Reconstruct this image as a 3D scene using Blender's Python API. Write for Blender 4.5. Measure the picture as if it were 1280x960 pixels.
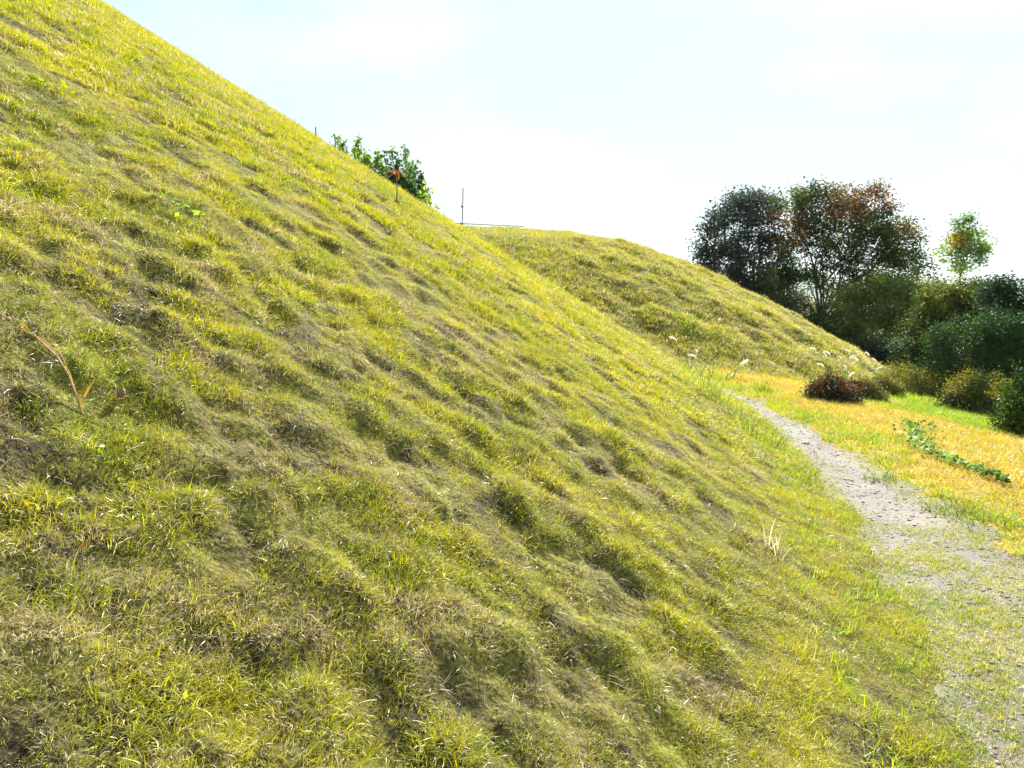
import bpy, math, random
import numpy as np
from mathutils import Vector, Matrix
R = math.radians
for _o in list(bpy.data.objects): bpy.data.objects.remove(_o)
S = bpy.context.scene
COL = S.collection
# ---------------------------------------------------------------- camera, sky, sun, exposure
CAM_Z = 1.6
cd = bpy.data.cameras.new('camera'); cam = bpy.data.objects.new('camera', cd); COL.objects.link(cam)
cam.location = (0, 0, CAM_Z); cam.rotation_euler = (R(90-6.25), 0, 0)
cd.sensor_width = 36; cd.lens = 36*1005/1280; cd.clip_start = .05; cd.clip_end = 20000
S.camera = cam
SUN_EL, SUN_AZ = R(38), R(15)           # azimuth to the right of straight ahead (+Y)
w = bpy.data.worlds.new('World'); S.world = w; w.use_nodes = True
nt = w.node_tree; nt.nodes.clear()
def N(nt, t, **k):
    n = nt.nodes.new(t)
    for a, b in k.items():
        if a.startswith('i_'): n.inputs[a[2:].replace('_', ' ')].default_value = b
        else: setattr(n, a, b)
    return n
out = N(nt, 'ShaderNodeOutputWorld'); bg = N(nt, 'ShaderNodeBackground'); sky = N(nt, 'ShaderNodeTexSky')
sky.sky_type = 'NISHITA'; sky.sun_disc = False; sky.sun_elevation = SUN_EL; sky.sun_rotation = SUN_AZ
sky.air_density = 1.0; sky.dust_density = .7; sky.ozone_density = 1.0
bg.inputs['Strength'].default_value = .09
# thin bright cloud veil, laid out by sky direction
tc = N(nt, 'ShaderNodeTexCoord'); mp = N(nt, 'ShaderNodeMapping'); mp.inputs['Scale'].default_value = (1.6, 1.6, 5.0)
ns = N(nt, 'ShaderNodeTexNoise'); ns.inputs['Scale'].default_value = 1.9; ns.inputs['Detail'].default_value = 6
cr = N(nt, 'ShaderNodeMapRange'); cr.inputs['From Min'].default_value = .46; cr.inputs['From Max'].default_value = .72
cr.inputs['To Min'].default_value = 0; cr.inputs['To Max'].default_value = 1
mx = N(nt, 'ShaderNodeMix', data_type='RGBA'); mx.inputs['Factor'].default_value = .93
vc = N(nt, 'ShaderNodeMix', data_type='RGBA'); vc.inputs['A'].default_value = (2.15, 2.7, 2.83, 1); vc.inputs['B'].default_value = (2.95, 3.0, 3.0, 1)
L = nt.links.new
L(tc.outputs['Generated'], mp.inputs['Vector']); L(mp.outputs[0], ns.inputs['Vector']); L(ns.outputs['Fac'], cr.inputs['Value'])
L(cr.outputs[0], vc.inputs['Factor']); L(vc.outputs['Result'], mx.inputs['B']); L(sky.outputs[0], mx.inputs['A']); L(mx.outputs['Result'], bg.inputs['Color']); L(bg.outputs[0], out.inputs['Surface'])
ld = bpy.data.lights.new('sun', 'SUN'); ld.energy = 5.0; ld.angle = R(.6); ld.color = (1, .95, .86)
sun = bpy.data.objects.new('sun', ld); COL.objects.link(sun)
sdir = Vector((math.sin(SUN_AZ)*math.cos(SUN_EL), math.cos(SUN_AZ)*math.cos(SUN_EL), math.sin(SUN_EL)))
sun.rotation_euler = sdir.to_track_quat('Z', 'Y').to_euler(); sun.location = sdir*50
S.view_settings.view_transform = 'Standard'; S.view_settings.look = 'None'; S.view_settings.gamma = 1
S.view_settings.exposure = 1.9
S.render.engine = 'CYCLES'
S.cycles.max_bounces = 7; S.cycles.diffuse_bounces = 3; S.cycles.transmission_bounces = 4

# ---------------------------------------------------------------- terrain
CAM = (0.0, 0.0, 1.6)
PITCH = math.radians(6.25)
F1280 = 1005.0
_rs = np.random.RandomState(7)
_P = _rs.permutation(512)
_G = _rs.uniform(-1, 1, (512,))
def vnoise(x, y, seed=0):
    x = np.asarray(x, float) + seed*17.37; y = np.asarray(y, float) + seed*9.71
    xi = np.floor(x).astype(int); yi = np.floor(y).astype(int)
    fx = x-xi; fy = y-yi
    ux = fx*fx*fx*(fx*(fx*6-15)+10); uy = fy*fy*fy*(fy*(fy*6-15)+10)
    def h(a, b): return _G[(_P[(a + _P[(b+seed*31) & 511]) & 511])]
    a = h(xi, yi); b = h(xi+1, yi); c = h(xi, yi+1); d = h(xi+1, yi+1)
    return (a*(1-ux)+b*ux)*(1-uy)+(c*(1-ux)+d*ux)*uy
def fbm(x, y, s, oct=3, seed=0):
    v = 0; a = 1; t = 0
    for i in range(oct):
        v = v + a*vnoise(x/s + 3.1*i, y/s - 1.7*i, seed+i); t += a; a *= .5; s *= .47
    return v/t
def smax(a, b, k):
    h = np.clip(.5+.5*(a-b)/k, 0, 1)
    return b*(1-h)+a*h+k*h*(1-h)
C1 = (-29.5, 15.0); R1 = 33.0
C2 = (-3.35, 30.0); R2 = 15.0
PY = [-30, 0.0, 2.6, 4.8, 6.9, 9.5, 12.3, 14.0, 15.5, 17.0, 18.5]
PL = [-2.0, .4, 1.52, 2.30, 2.70, 3.08, 3.25, 3.36, 3.1, 1.6, -1.6]
PR = [1.5, 2.5, 2.85, 3.12, 3.34, 3.74, 3.78, 3.7, 3.75, 3.2, 1.6]
def path_lr(y): return np.interp(y, PY, PL), np.interp(y, PY, PR)
M2R = [0, 3.0, 6.0, 8.0, 10, 12.5, 15.0, 20]
M2Z = [3.72, 3.74, 3.66, 3.25, 2.45, 1.2, -.2, -3.2]
def m1(x, y):
    r = np.hypot(x-C1[0], y-C1[1])
    z = (R1-r)*0.621
    return np.where(z > 8, 8+2.5*(1-np.exp(-(z-8)/2.5)), z)
def m2(x, y):
    r = np.hypot(x-C2[0], y-C2[1])
    return np.interp(r, M2R, M2Z) + 0*x
def base(x, y):
    l, r = path_lr(y)
    d = np.maximum(0, x-r-.4)
    z = -.15*d*d/(d+1.2)
    z = z - .03*np.maximum(0, x-14)**1.3
    d2 = np.maximum(0, y-26)
    z = z - .12*d2*d2/(d2+6)*np.clip((x+10)/14, 0, 1)
    return np.maximum(z, -14+.0*x)
def rawh(x, y):
    z = smax(m1(x, y), base(x, y), .35)
    return smax(m2(x, y), z, .5)
def height(x, y, detail=True):
    x = np.asarray(x, float); y = np.asarray(y, float)
    z = rawh(x, y)
    l, r = path_lr(y)
    D = np.hypot(x, y)
    onp = np.clip((x-l+.15)/.3, 0, 1)*np.clip((r-x+.15)/.3, 0, 1)
    if detail:
        fade = np.clip(1-(D-60)/60, 0, 1)
        hill = np.clip((np.maximum(m1(x, y), m2(x, y))-base(x, y))/.5, 0, 1)
        # tumps and hollows of the turf
        n = fbm(x, y, 1.2, 3, 3)*.016 + fbm(x, y, .27, 2, 11)*.019 + fbm(x, y, .15, 2, 19)*.036*np.clip(1.9-D/5, 1, 1.6)
        pit = np.clip(fbm(x, y, .26, 3, 23)-.24, 0, .25)*-.10
        rough = np.clip(1.15-np.maximum(0, D-4)/14, .62, 1.2)
        far = np.clip((y-16)/4, 0, 1)
        n2 = (fbm(x, y, 2.2, 3, 41)*.10 + fbm(x, y, .7, 2, 57)*.10 + fbm(x, y, .4, 2, 63)*.07)*np.clip((np.hypot(x-C2[0], y-C2[1])-5)/4, .15, 1)
        z = z + (hill*((n+pit)*rough*(1-far)+n2*far) + (1-hill)*n*.45)*(1-onp)*fade
        z = z + onp*(fbm(x, y, .5, 3, 5)*.018 - .02)
    return z
# ---------------------------------------------------------------- end terrain
# ---------------------------------------------------------------- helpers
rng = np.random.RandomState(11); random.seed(5)
def tag(o, label=None, cat=None, group=None, kind=None):
    for k, v in (('label', label), ('category', cat), ('group', group), ('kind', kind)):
        if v: o[k] = v
    return o
def mesh_np(name, V, F, mat=None, parent=None, smooth=False, cols=None, link=True, fattr=None):
    """V (n,3); F (m,k) int array or list of such arrays; cols (n,3) base colour per vertex"""
    Fs = F if isinstance(F, list) else [F]
    Fs = [np.asarray(f, np.int32) for f in Fs if len(f)]
    me = bpy.data.meshes.new(name)
    me.vertices.add(len(V)); me.vertices.foreach_set('co', np.asarray(V, np.float32).ravel())
    nl = sum(f.size for f in Fs); nf = sum(len(f) for f in Fs)
    me.loops.add(nl); me.loops.foreach_set('vertex_index', np.concatenate([f.ravel() for f in Fs]))
    me.polygons.add(nf)
    ks = np.concatenate([np.full(len(f), f.shape[1]) for f in Fs]); st = np.concatenate([[0], np.cumsum(ks)[:-1]])
    me.polygons.foreach_set('loop_start', st.astype(np.int32)); me.polygons.foreach_set('loop_total', ks.astype(np.int32))
    if smooth: me.polygons.foreach_set('use_smooth', np.ones(nf, bool))
    if cols is not None:
        a = me.attributes.new('Col', 'FLOAT_COLOR', 'POINT')
        a.data.foreach_set('color', np.concatenate([np.asarray(cols), np.ones((len(V), 1))], 1).astype(np.float32).ravel())
    if fattr is not None:
        a = me.attributes.new('rnd', 'FLOAT', 'POINT'); a.data.foreach_set('value', np.asarray(fattr, np.float32))
    me.update(calc_edges=True); me.validate()
    if mat: me.materials.append(mat)
    o = bpy.data.objects.new(name, me)
    if link: COL.objects.link(o)
    if parent: o.parent = parent
    return o
def empty(name, loc):
    o = bpy.data.objects.new(name, None); COL.objects.link(o); o.location = loc; o.empty_display_size = .2
    return o
def hz(x, y): return float(height(np.array([x]), np.array([y]))[0])
def column(px, y, z=None):
    """world x of the picture column px at distance y"""
    z = z if z is not None else 1.6
    return (px-640)/F1280*(y*math.cos(PITCH)-(z-1.6)*math.sin(PITCH))
def zof(py, y):
    """world z that shows at picture row py at distance y"""
    t = (480-py)/F1280
    c, s = math.cos(PITCH), math.sin(PITCH)
    return 1.6 + y*(t*c-s)/(c+t*s)
def hit(px, py):
    """where the sight line through a picture point meets the ground"""
    a = (px-640)/F1280; b = (480-py)/F1280
    c, s = math.cos(PITCH), math.sin(PITCH)
    d = np.array([a, c+b*s, -s+b*c]); d /= d[1]
    ys = np.geomspace(.8, 90, 6000); z = 1.6+d[2]*ys
    g = height(d[0]*ys, ys) > z
    i = int(np.argmax(g)) if g.any() else len(ys)-1
    return d[0]*ys[i], ys[i], hz(d[0]*ys[i], ys[i])
def MAT(name):
    m = bpy.data.materials.new(name); m.use_nodes = True; m.node_tree.nodes.clear(); return m, m.node_tree
def ramp(nt, stops):
    r = nt.nodes.new('ShaderNodeValToRGB'); e = r.color_ramp.elements
    while len(e) < len(stops): e.new(.5)
    for i, (p, c) in enumerate(stops): e[i].position = p; e[i].color = (*c, 1)
    return r
def leafy_shader(nt, colsock, trans=.45, gloss=.06, rough=.45):
    L = nt.links.new
    df = N(nt, 'ShaderNodeBsdfDiffuse'); tr = N(nt, 'ShaderNodeBsdfTranslucent'); gl = N(nt, 'ShaderNodeBsdfGlossy'); gl.inputs['Roughness'].default_value = rough
    m1_ = N(nt, 'ShaderNodeMixShader'); m2_ = N(nt, 'ShaderNodeMixShader'); o = N(nt, 'ShaderNodeOutputMaterial')
    gm = N(nt, 'ShaderNodeHueSaturation'); gm.inputs['Saturation'].default_value = 1.12; gm.inputs['Value'].default_value = 1.15
    L(colsock, df.inputs['Color']); L(colsock, gm.inputs['Color']); L(gm.outputs[0], tr.inputs['Color'])
    m1_.inputs[0].default_value = trans; m2_.inputs[0].default_value = gloss
    L(df.outputs[0], m1_.inputs[1]); L(tr.outputs[0], m1_.inputs[2]); L(m1_.outputs[0], m2_.inputs[1]); L(gl.outputs[0], m2_.inputs[2]); L(m2_.outputs[0], o.inputs[0])
def col_mat(name, trans=.45, gloss=.05):
    m, nt = MAT(name); a = N(nt, 'ShaderNodeAttribute', attribute_name='Col'); leafy_shader(nt, a.outputs['Color'], trans, gloss); return m
def plain_mat(name, c1, c2, scale=30, rough=.85, bump=.2, metal=0):
    m, nt = MAT(name); L = nt.links.new
    t = N(nt, 'ShaderNodeTexCoord'); n = N(nt, 'ShaderNodeTexNoise'); n.inputs['Scale'].default_value = scale; n.inputs['Detail'].default_value = 6
    r = ramp(nt, [(.3, c1), (.7, c2)]); p = N(nt, 'ShaderNodeBsdfPrincipled'); p.inputs['Roughness'].default_value = rough; p.inputs['Metallic'].default_value = metal
    b = N(nt, 'ShaderNodeBump'); b.inputs['Strength'].default_value = bump; b.inputs['Distance'].default_value = .02; o = N(nt, 'ShaderNodeOutputMaterial')
    L(t.outputs['Object'], n.inputs['Vector']); L(n.outputs['Fac'], r.inputs[0]); L(r.outputs[0], p.inputs['Base Color']); L(n.outputs['Fac'], b.inputs['Height']); L(b.outputs[0], p.inputs['Normal']); L(p.outputs[0], o.inputs[0])
    return m
# ---------------------------------------------------------------- ground materials
def soil_mat():
    m, nt = MAT('turf_soil'); L = nt.links.new
    g = N(nt, 'ShaderNodeNewGeometry')
    n1 = N(nt, 'ShaderNodeTexNoise'); n1.inputs['Scale'].default_value = 3.2; n1.inputs['Detail'].default_value = 8
    n2 = N(nt, 'ShaderNodeTexNoise'); n2.inputs['Scale'].default_value = 60; n2.inputs['Detail'].default_value = 5
    L(g.outputs['Position'], n1.inputs['Vector']); L(g.outputs['Position'], n2.inputs['Vector'])
    r = ramp(nt, [(.35, (.045, .036, .022)), (.5, (.10, .09, .03)), (.68, (.16, .16, .03))]); L(n1.outputs['Fac'], r.inputs[0])
    r2 = ramp(nt, [(.3, (.3, .28, .26)), (.6, (1.2, 1.2, 1.1)), (.8, (2.2, 2.0, 1.6))]); L(n2.outputs['Fac'], r2.inputs[0])
    mm = N(nt, 'ShaderNodeMix', data_type='RGBA', blend_type='MULTIPLY'); mm.inputs['Factor'].default_value = 1
    L(r.outputs[0], mm.inputs['A']); L(r2.outputs[0], mm.inputs['B'])
    p = N(nt, 'ShaderNodeBsdfPrincipled'); p.inputs['Roughness'].default_value = .95; p.inputs['Specular IOR Level'].default_value = .1
    b = N(nt, 'ShaderNodeBump'); b.inputs['Strength'].default_value = .6; b.inputs['Distance'].default_value = .02
    o = N(nt, 'ShaderNodeOutputMaterial')
    L(mm.outputs['Result'], p.inputs['Base Color']); L(n2.outputs['Fac'], b.inputs['Height']); L(b.outputs[0], p.inputs['Normal']); L(p.outputs[0], o.inputs[0])
    return m
def field_mat():
    m, nt = MAT('field_soil'); L = nt.links.new
    g = N(nt, 'ShaderNodeNewGeometry')
    n1 = N(nt, 'ShaderNodeTexNoise'); n1.inputs['Scale'].default_value = 1.1; n1.inputs['Detail'].default_value = 8
    n2 = N(nt, 'ShaderNodeTexNoise'); n2.inputs['Scale'].default_value = 45; n2.inputs['Detail'].default_value = 5
    L(g.outputs['Position'], n1.inputs['Vector']); L(g.outputs['Position'], n2.inputs['Vector'])
    r = ramp(nt, [(.35, (.14, .14, .03)), (.5, (.30, .22, .05)), (.68, (.36, .25, .06))]); L(n1.outputs['Fac'], r.inputs[0])
    p = N(nt, 'ShaderNodeBsdfPrincipled'); p.inputs['Roughness'].default_value = .95; p.inputs['Specular IOR Level'].default_value = .1
    b = N(nt, 'ShaderNodeBump'); b.inputs['Strength'].default_value = .6; b.inputs['Distance'].default_value = .02
    o = N(nt, 'ShaderNodeOutputMaterial')
    L(r.outputs[0], p.inputs['Base Color']); L(n2.outputs['Fac'], b.inputs['Height']); L(b.outputs[0], p.inputs['Normal']); L(p.outputs[0], o.inputs[0])
    return m
def path_mat():
    m, nt = MAT('gravel_path'); L = nt.links.new
    g = N(nt, 'ShaderNodeNewGeometry')
    n1 = N(nt, 'ShaderNodeTexNoise'); n1.inputs['Scale'].default_value = 2.2; n1.inputs['Detail'].default_value = 9
    v = N(nt, 'ShaderNodeTexVoronoi'); v.inputs['Scale'].default_value = 70
    n2 = N(nt, 'ShaderNodeTexNoise'); n2.inputs['Scale'].default_value = 120; n2.inputs['Detail'].default_value = 4
    for q in (n1, v, n2): L(g.outputs['Position'], q.inputs['Vector'])
    r = ramp(nt, [(.3, (.085, .07, .058)), (.5, (.125, .11, .092)), (.7, (.165, .145, .12))]); L(n1.outputs['Fac'], r.inputs[0])
    r2 = ramp(nt, [(.25, (.5, .48, .46)), (.5, (1, 1, 1)), (.75, (1.35, 1.33, 1.3))]); L(n2.outputs['Fac'], r2.inputs[0])
    mm = N(nt, 'ShaderNodeMix', data_type='RGBA', blend_type='MULTIPLY'); mm.inputs['Factor'].default_value = 1
    L(r.outputs[0], mm.inputs['A']); L(r2.outputs[0], mm.inputs['B'])
    p = N(nt, 'ShaderNodeBsdfPrincipled'); p.inputs['Roughness'].default_value = .9
    b = N(nt, 'ShaderNodeBump'); b.inputs['Strength'].default_value = .7; b.inputs['Distance'].default_value = .006
    ad = N(nt, 'ShaderNodeMath', operation='ADD'); L(v.outputs['Distance'], ad.inputs[0]); L(n2.outputs['Fac'], ad.inputs[1])
    o = N(nt, 'ShaderNodeOutputMaterial')
    L(mm.outputs['Result'], p.inputs['Base Color']); L(ad.outputs[0], b.inputs['Height']); L(b.outputs[0], p.inputs['Normal']); L(p.outputs[0], o.inputs[0])
    return m
# ---------------------------------------------------------------- terrain sheets
rr = [.3]
while rr[-1] < 70: rr.append(rr[-1]+max(.02, .0062*rr[-1]))
while rr[-1] < 3500: rr.append(rr[-1]*1.05)
rr = np.array(rr)
th = np.concatenate([np.arange(-110, -48, 1.0), np.arange(-48, 48, .17), np.arange(48, 110.5, 1.0)])*math.pi/180
RR, TH = np.meshgrid(rr, th, indexing='ij')
X = RR*np.sin(TH); Y = RR*np.cos(TH); Z = height(X, Y)
nr, nc = X.shape
V = np.stack([X.ravel(), Y.ravel(), Z.ravel()], 1)
ii, jj = np.meshgrid(np.arange(nr-1), np.arange(nc-1), indexing='ij')
a = (ii*nc+jj).ravel(); Q = np.stack([a, a+1, a+nc+1, a+nc], 1)
cx = X.ravel()[Q].mean(1); cy = Y.ravel()[Q].mean(1)
l_, r_ = path_lr(cy); edge = fbm(cx, cy, .7, 3, 77)*.35
bz = base(cx, cy)
isP = (cx > l_+edge*.6) & (cx < r_+edge) & (cy < 18) & (cy > -3) & (m2(cx, cy) < .6)
is1 = (~isP) & ((m1(cx, cy) > bz) | ((cx < (l_+r_)/2) & (cy < 17) & (cy > -3))) & (m1(cx, cy) >= m2(cx, cy)-9*(cy < 14))
is2 = (~isP) & (~is1) & (m2(cx, cy) > bz)
def sub(mask, name, mat, label):
    q = Q[mask]; u, inv = np.unique(q, return_inverse=True)
    o = mesh_np(name, V[u], inv.reshape(q.shape), mat, smooth=True)
    cat = {'path': 'path', 'ground': 'ground'}.get(name, 'hill')
    tag(o, label, cat, kind='structure'); return o
SOIL, FIELD, PATHM = soil_mat(), field_mat(), path_mat()
sub(is1, 'hill', SOIL, 'large steep grass covered mound filling the left of the view')
sub(is2, 'hill', SOIL, 'smaller flat topped grass mound beyond the bend of the path')
sub(isP, 'path', PATHM, 'narrow grey gravel path curving along the foot of the mound')
sub(~(is1 | is2 | isP), 'ground', FIELD, 'golden brown grassy ground falling away right of the path')
# distant range of hills
def range_hills():
    n = 160; t = np.linspace(R(-70), R(70), n); V = []; F = []
    prof = fbm(t*9, t*0, 1.0, 5, 3)
    for k, (dist, f) in enumerate([(2300, 0), (2500, .45), (2800, .8), (3200, 1), (3500, .9)]):
        h = -16 + f*(78+prof*75+fbm(t*40, t*0+k*2.3, 1.0, 3, 9)*10)
        V += [(dist*math.sin(q), dist*math.cos(q), hh) for q, hh in zip(t, h)]
    for k in range(4):
        for i in range(n-1): F.append((k*n+i, k*n+i+1, (k+1)*n+i+1, (k+1)*n+i))
    o = mesh_np('distant_hills', np.array(V), np.array(F), plain_mat('forest_hill', (.035, .06, .03), (.07, .10, .04), .02, 1, 0), smooth=True)
    tag(o, 'low pale blue wooded hills on the far horizon', 'hills', kind='structure')
range_hills()
# ---------------------------------------------------------------- grass
SRC = bpy.data.collections.new('grass_clumps_source')
def clump(name, n, rad, hgt, width, seg=3, droop=.9, upright=.35, mat=None, seed=0, col=None):
    rg = np.random.RandomState(seed)
    Vs = []; Fs = []; rn = []; base_i = 0
    for i in range(n):
        a = rg.uniform(0, 2*math.pi); r0 = rad*math.sqrt(rg.uniform(0, 1))
        bx, by = r0*math.cos(a), r0*math.sin(a)
        da = a+rg.normal(0, 1.1); tilt = abs(rg.normal(upright, .35)); h = hgt*rg.uniform(.45, 1.15); wd = width*rg.uniform(.7, 1.3)
        d = np.array([math.cos(da), math.sin(da), 0]); side = np.array([-math.sin(da), math.cos(da), 0])
        roll = rg.uniform(-.9, .9); side = side*math.cos(roll)+np.array([0, 0, 1])*math.sin(roll)
        p = np.array([bx, by, -.012]); ang = tilt; q = rg.uniform(); dr = droop*rg.uniform(.4, 1.5)
        for s in range(seg+1):
            wv = wd*(1-(s/seg)**1.6)*.5
            if s < seg: Vs += [p-side*wv, p+side*wv]; rn += [q, q]
            else: Vs += [p]; rn += [q]
            p = p+(d*math.sin(ang)+np.array([0, 0, 1])*math.cos(ang))*h/seg; ang += dr/seg
        for s in range(seg-1): Fs.append((base_i+2*s, base_i+2*s+1, base_i+2*s+3, base_i+2*s+2))
        Fs.append((base_i+2*seg-2, base_i+2*seg-1, base_i+2*seg, base_i+2*seg)); base_i += 2*seg+1
    Fs = np.array(Fs); tri = Fs[:, 2] == Fs[:, 3]
    return mesh_np(name, np.array(Vs), [Fs[~tri], Fs[tri][:, :3]], mat, fattr=rn, link=False)
def grass_mat(name, stops, dry, drylim=(.5, .7), dryamt=.9, trans=.5, sc=1.3):
    """blade colour from blade, clump and patch variation"""
    m, nt = MAT(name); L = nt.links.new
    g = N(nt, 'ShaderNodeNewGeometry'); a = N(nt, 'ShaderNodeAttribute', attribute_name='rnd'); oi = N(nt, 'ShaderNodeObjectInfo')
    n1 = N(nt, 'ShaderNodeTexNoise'); n1.inputs['Scale'].default_value = sc; n1.inputs['Detail'].default_value = 5; n1.inputs['Roughness'].default_value = .65
    n2 = N(nt, 'ShaderNodeTexNoise'); n2.inputs['Scale'].default_value = sc*1.7; n2.inputs['Detail'].default_value = 6; n2.inputs['Roughness'].default_value = .7
    mp = N(nt, 'ShaderNodeMapping'); mp.inputs['Location'].default_value = (13, 7, 4)
    L(g.outputs['Position'], n1.inputs['Vector']); L(g.outputs['Position'], mp.inputs['Vector']); L(mp.outputs[0], n2.inputs['Vector'])
    def M(op, x, y, c=None):
        q = N(nt, 'ShaderNodeMath', operation=op)
        for i, s in enumerate((x, y, c)):
            if s is None: continue
            if isinstance(s, (int, float)): q.inputs[i].default_value = s
            else: L(s, q.inputs[i])
        return q.outputs[0]
    v = M('MULTIPLY_ADD', a.outputs['Fac'], .55, M('MULTIPLY_ADD', oi.outputs['Random'], .28, M('MULTIPLY_ADD', n1.outputs['Fac'], 1.3, -.60)))
    r = ramp(nt, stops); L(v, r.inputs[0])
    # dry straw share rises inside dry patches
    mr = N(nt, 'ShaderNodeMapRange'); mr.inputs['From Min'].default_value = drylim[0]; mr.inputs['From Max'].default_value = drylim[1]; mr.inputs['To Min'].default_value = .12; mr.inputs['To Max'].default_value = dryamt
    L(n2.outputs['Fac'], mr.inputs['Value'])
    fr = M('FRACT', M('MULTIPLY', a.outputs['Fac'], 7.31), 0)
    isd = M('LESS_THAN', fr, mr.outputs[0])
    rd = ramp(nt, dry); L(M('FRACT', M('MULTIPLY', a.outputs['Fac'], 23.7), 0), rd.inputs[0])
    mx = N(nt, 'ShaderNodeMix', data_type='RGBA'); L(isd, mx.inputs['Factor']); L(r.outputs[0], mx.inputs['A']); L(rd.outputs[0], mx.inputs['B'])
    leafy_shader(nt, mx.outputs['Result'], trans, .04, .4)
    return m
TURF = grass_mat('turf_blades', [(.0, (.10, .17, .015)), (.25, (.26, .29, .02)), (.6, (.41, .385, .028)), (1, (.55, .46, .045))],
                 [(0, (.26, .18, .09)), (.4, (.44, .35, .18)), (.8, (.56, .50, .34)), (1, (.16, .10, .06))], (.50, .66), .8, .42)
GOLD = grass_mat('golden_blades', [(.0, (.26, .28, .03)), (.35, (.38, .33, .045)), (.7, (.44, .34, .055)), (1, (.48, .37, .09))],
                 [(0, (.40, .25, .07)), (1, (.55, .40, .16))], (.48, .7), .6)
LUSH = grass_mat('lush_blades', [(.0, (.07, .17, .012)), (.4, (.18, .30, .015)), (.75, (.36, .42, .02)), (1, (.50, .45, .03))],
                 [(0, (.36, .30, .08)), (1, (.50, .44, .2))], (.55, .75), .4)
GOLDT = grass_mat('trodden_blades', [(.0, (.20, .25, .03)), (.4, (.32, .34, .05)), (.75, (.44, .40, .08)), (1, (.52, .45, .14))], [(0, (.34, .28, .14)), (1, (.52, .46, .3))], (.45, .7), .7)
def scatter(name, x, y, scl, idx, cl, lean=.5, label='', cat='grass', up=.5, zoff=0):
    x = np.asarray(x); y = np.asarray(y); e = .06
    z = height(x, y); dzx = (height(x+e, y)-height(x-e, y))/(2*e); dzy = (height(x, y+e)-height(x, y-e))/(2*e)
    nrm = np.stack([-dzx, -dzy, np.ones_like(x)], 1); nrm /= np.linalg.norm(nrm, axis=1)[:, None]
    zz = nrm*(1-up)+np.array([0, 0, 1.])*up + rng.normal(0, .12, (len(x), 3)); zz /= np.linalg.norm(zz, axis=1)[:, None]
    an = rng.uniform(0, 2*math.pi, len(x)); t = np.stack([np.cos(an), np.sin(an), np.zeros_like(an)], 1)
    xx = t-zz*(t*zz).sum(1)[:, None]; xx /= np.linalg.norm(xx, axis=1)[:, None]; yy = np.cross(zz, xx)
    # euler XYZ of the matrix with columns xx yy zz
    ey = np.arcsin(np.clip(-xx[:, 2], -1, 1)); ex = np.arctan2(yy[:, 2], zz[:, 2]); ez = np.arctan2(xx[:, 1], xx[:, 0])
    me = bpy.data.meshes.new(name); me.vertices.add(len(x)); me.vertices.foreach_set('co', np.stack([x, y, z+zoff], 1).astype(np.float32).ravel())
    q = me.attributes.new('rot', 'FLOAT_VECTOR', 'POINT'); q.data.foreach_set('vector', np.stack([ex, ey, ez], 1).astype(np.float32).ravel())
    q = me.attributes.new('scl', 'FLOAT', 'POINT'); q.data.foreach_set('value', np.asarray(scl, np.float32))
    q = me.attributes.new('idx', 'INT', 'POINT'); q.data.foreach_set('value', np.asarray(idx, np.int32))
    o = bpy.data.objects.new(name, me); COL.objects.link(o)
    sc = bpy.data.collections.new(name+'_source')
    for k, c in enumerate(cl): c.name = '%s_%02d' % (name+'_tuft', k); sc.objects.link(c)
    ng = bpy.data.node_groups.new(name, 'GeometryNodeTree')
    ng.interface.new_socket('Geometry', in_out='INPUT', socket_type='NodeSocketGeometry'); ng.interface.new_socket('Geometry', in_out='OUTPUT', socket_type='NodeSocketGeometry')
    gi = ng.nodes.new('NodeGroupInput'); go = ng.nodes.new('NodeGroupOutput'); ip = ng.nodes.new('GeometryNodeInstanceOnPoints'); ci = ng.nodes.new('GeometryNodeCollectionInfo')
    ci.inputs['Collection'].default_value = sc; ci.inputs['Separate Children'].default_value = True; ci.inputs['Reset Children'].default_value = True
    def na(t, n): k = ng.nodes.new('GeometryNodeInputNamedAttribute'); k.data_type = t; k.inputs['Name'].default_value = n; return k.outputs['Attribute']
    er = ng.nodes.new('FunctionNodeEulerToRotation'); L = ng.links.new
    L(gi.outputs[0], ip.inputs['Points']); L(ci.outputs[0], ip.inputs['Instance']); ip.inputs['Pick Instance'].default_value = True
    L(na('INT', 'idx'), ip.inputs['Instance Index']); L(na('FLOAT_VECTOR', 'rot'), er.inputs[0]); L(er.outputs[0], ip.inputs['Rotation']); L(na('FLOAT', 'scl'), ip.inputs['Scale']); L(ip.outputs[0], go.inputs[0])
    md = o.modifiers.new('scatter', 'NODES'); md.node_group = ng
    tag(o, label, cat, kind='stuff'); return o
def polar(n, r0, r1, a0=-46, a1=46):
    r = np.sqrt(rng.uniform(r0*r0, r1*r1, n)); t = np.radians(rng.uniform(a0, a1, n)); return r*np.sin(t), r*np.cos(t)
def masks(x, y):
    l, r = path_lr(y); e = fbm(x, y, .7, 3, 77)*.35
    on = (x > l+e*.6-.03) & (x < r+e+.03) & (y < 18) & (m2(x, y) < .6)
    b = base(x, y); h1 = ((m1(x, y) > b) | ((x < (l+r)/2) & (y < 17))) & (m1(x, y) >= m2(x, y)-9*(y < 14)) & ~on; h2 = (~h1) & ~on & (m2(x, y) > b)
    return on, h1, h2, ~(on | h1 | h2)
NT = 8
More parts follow.
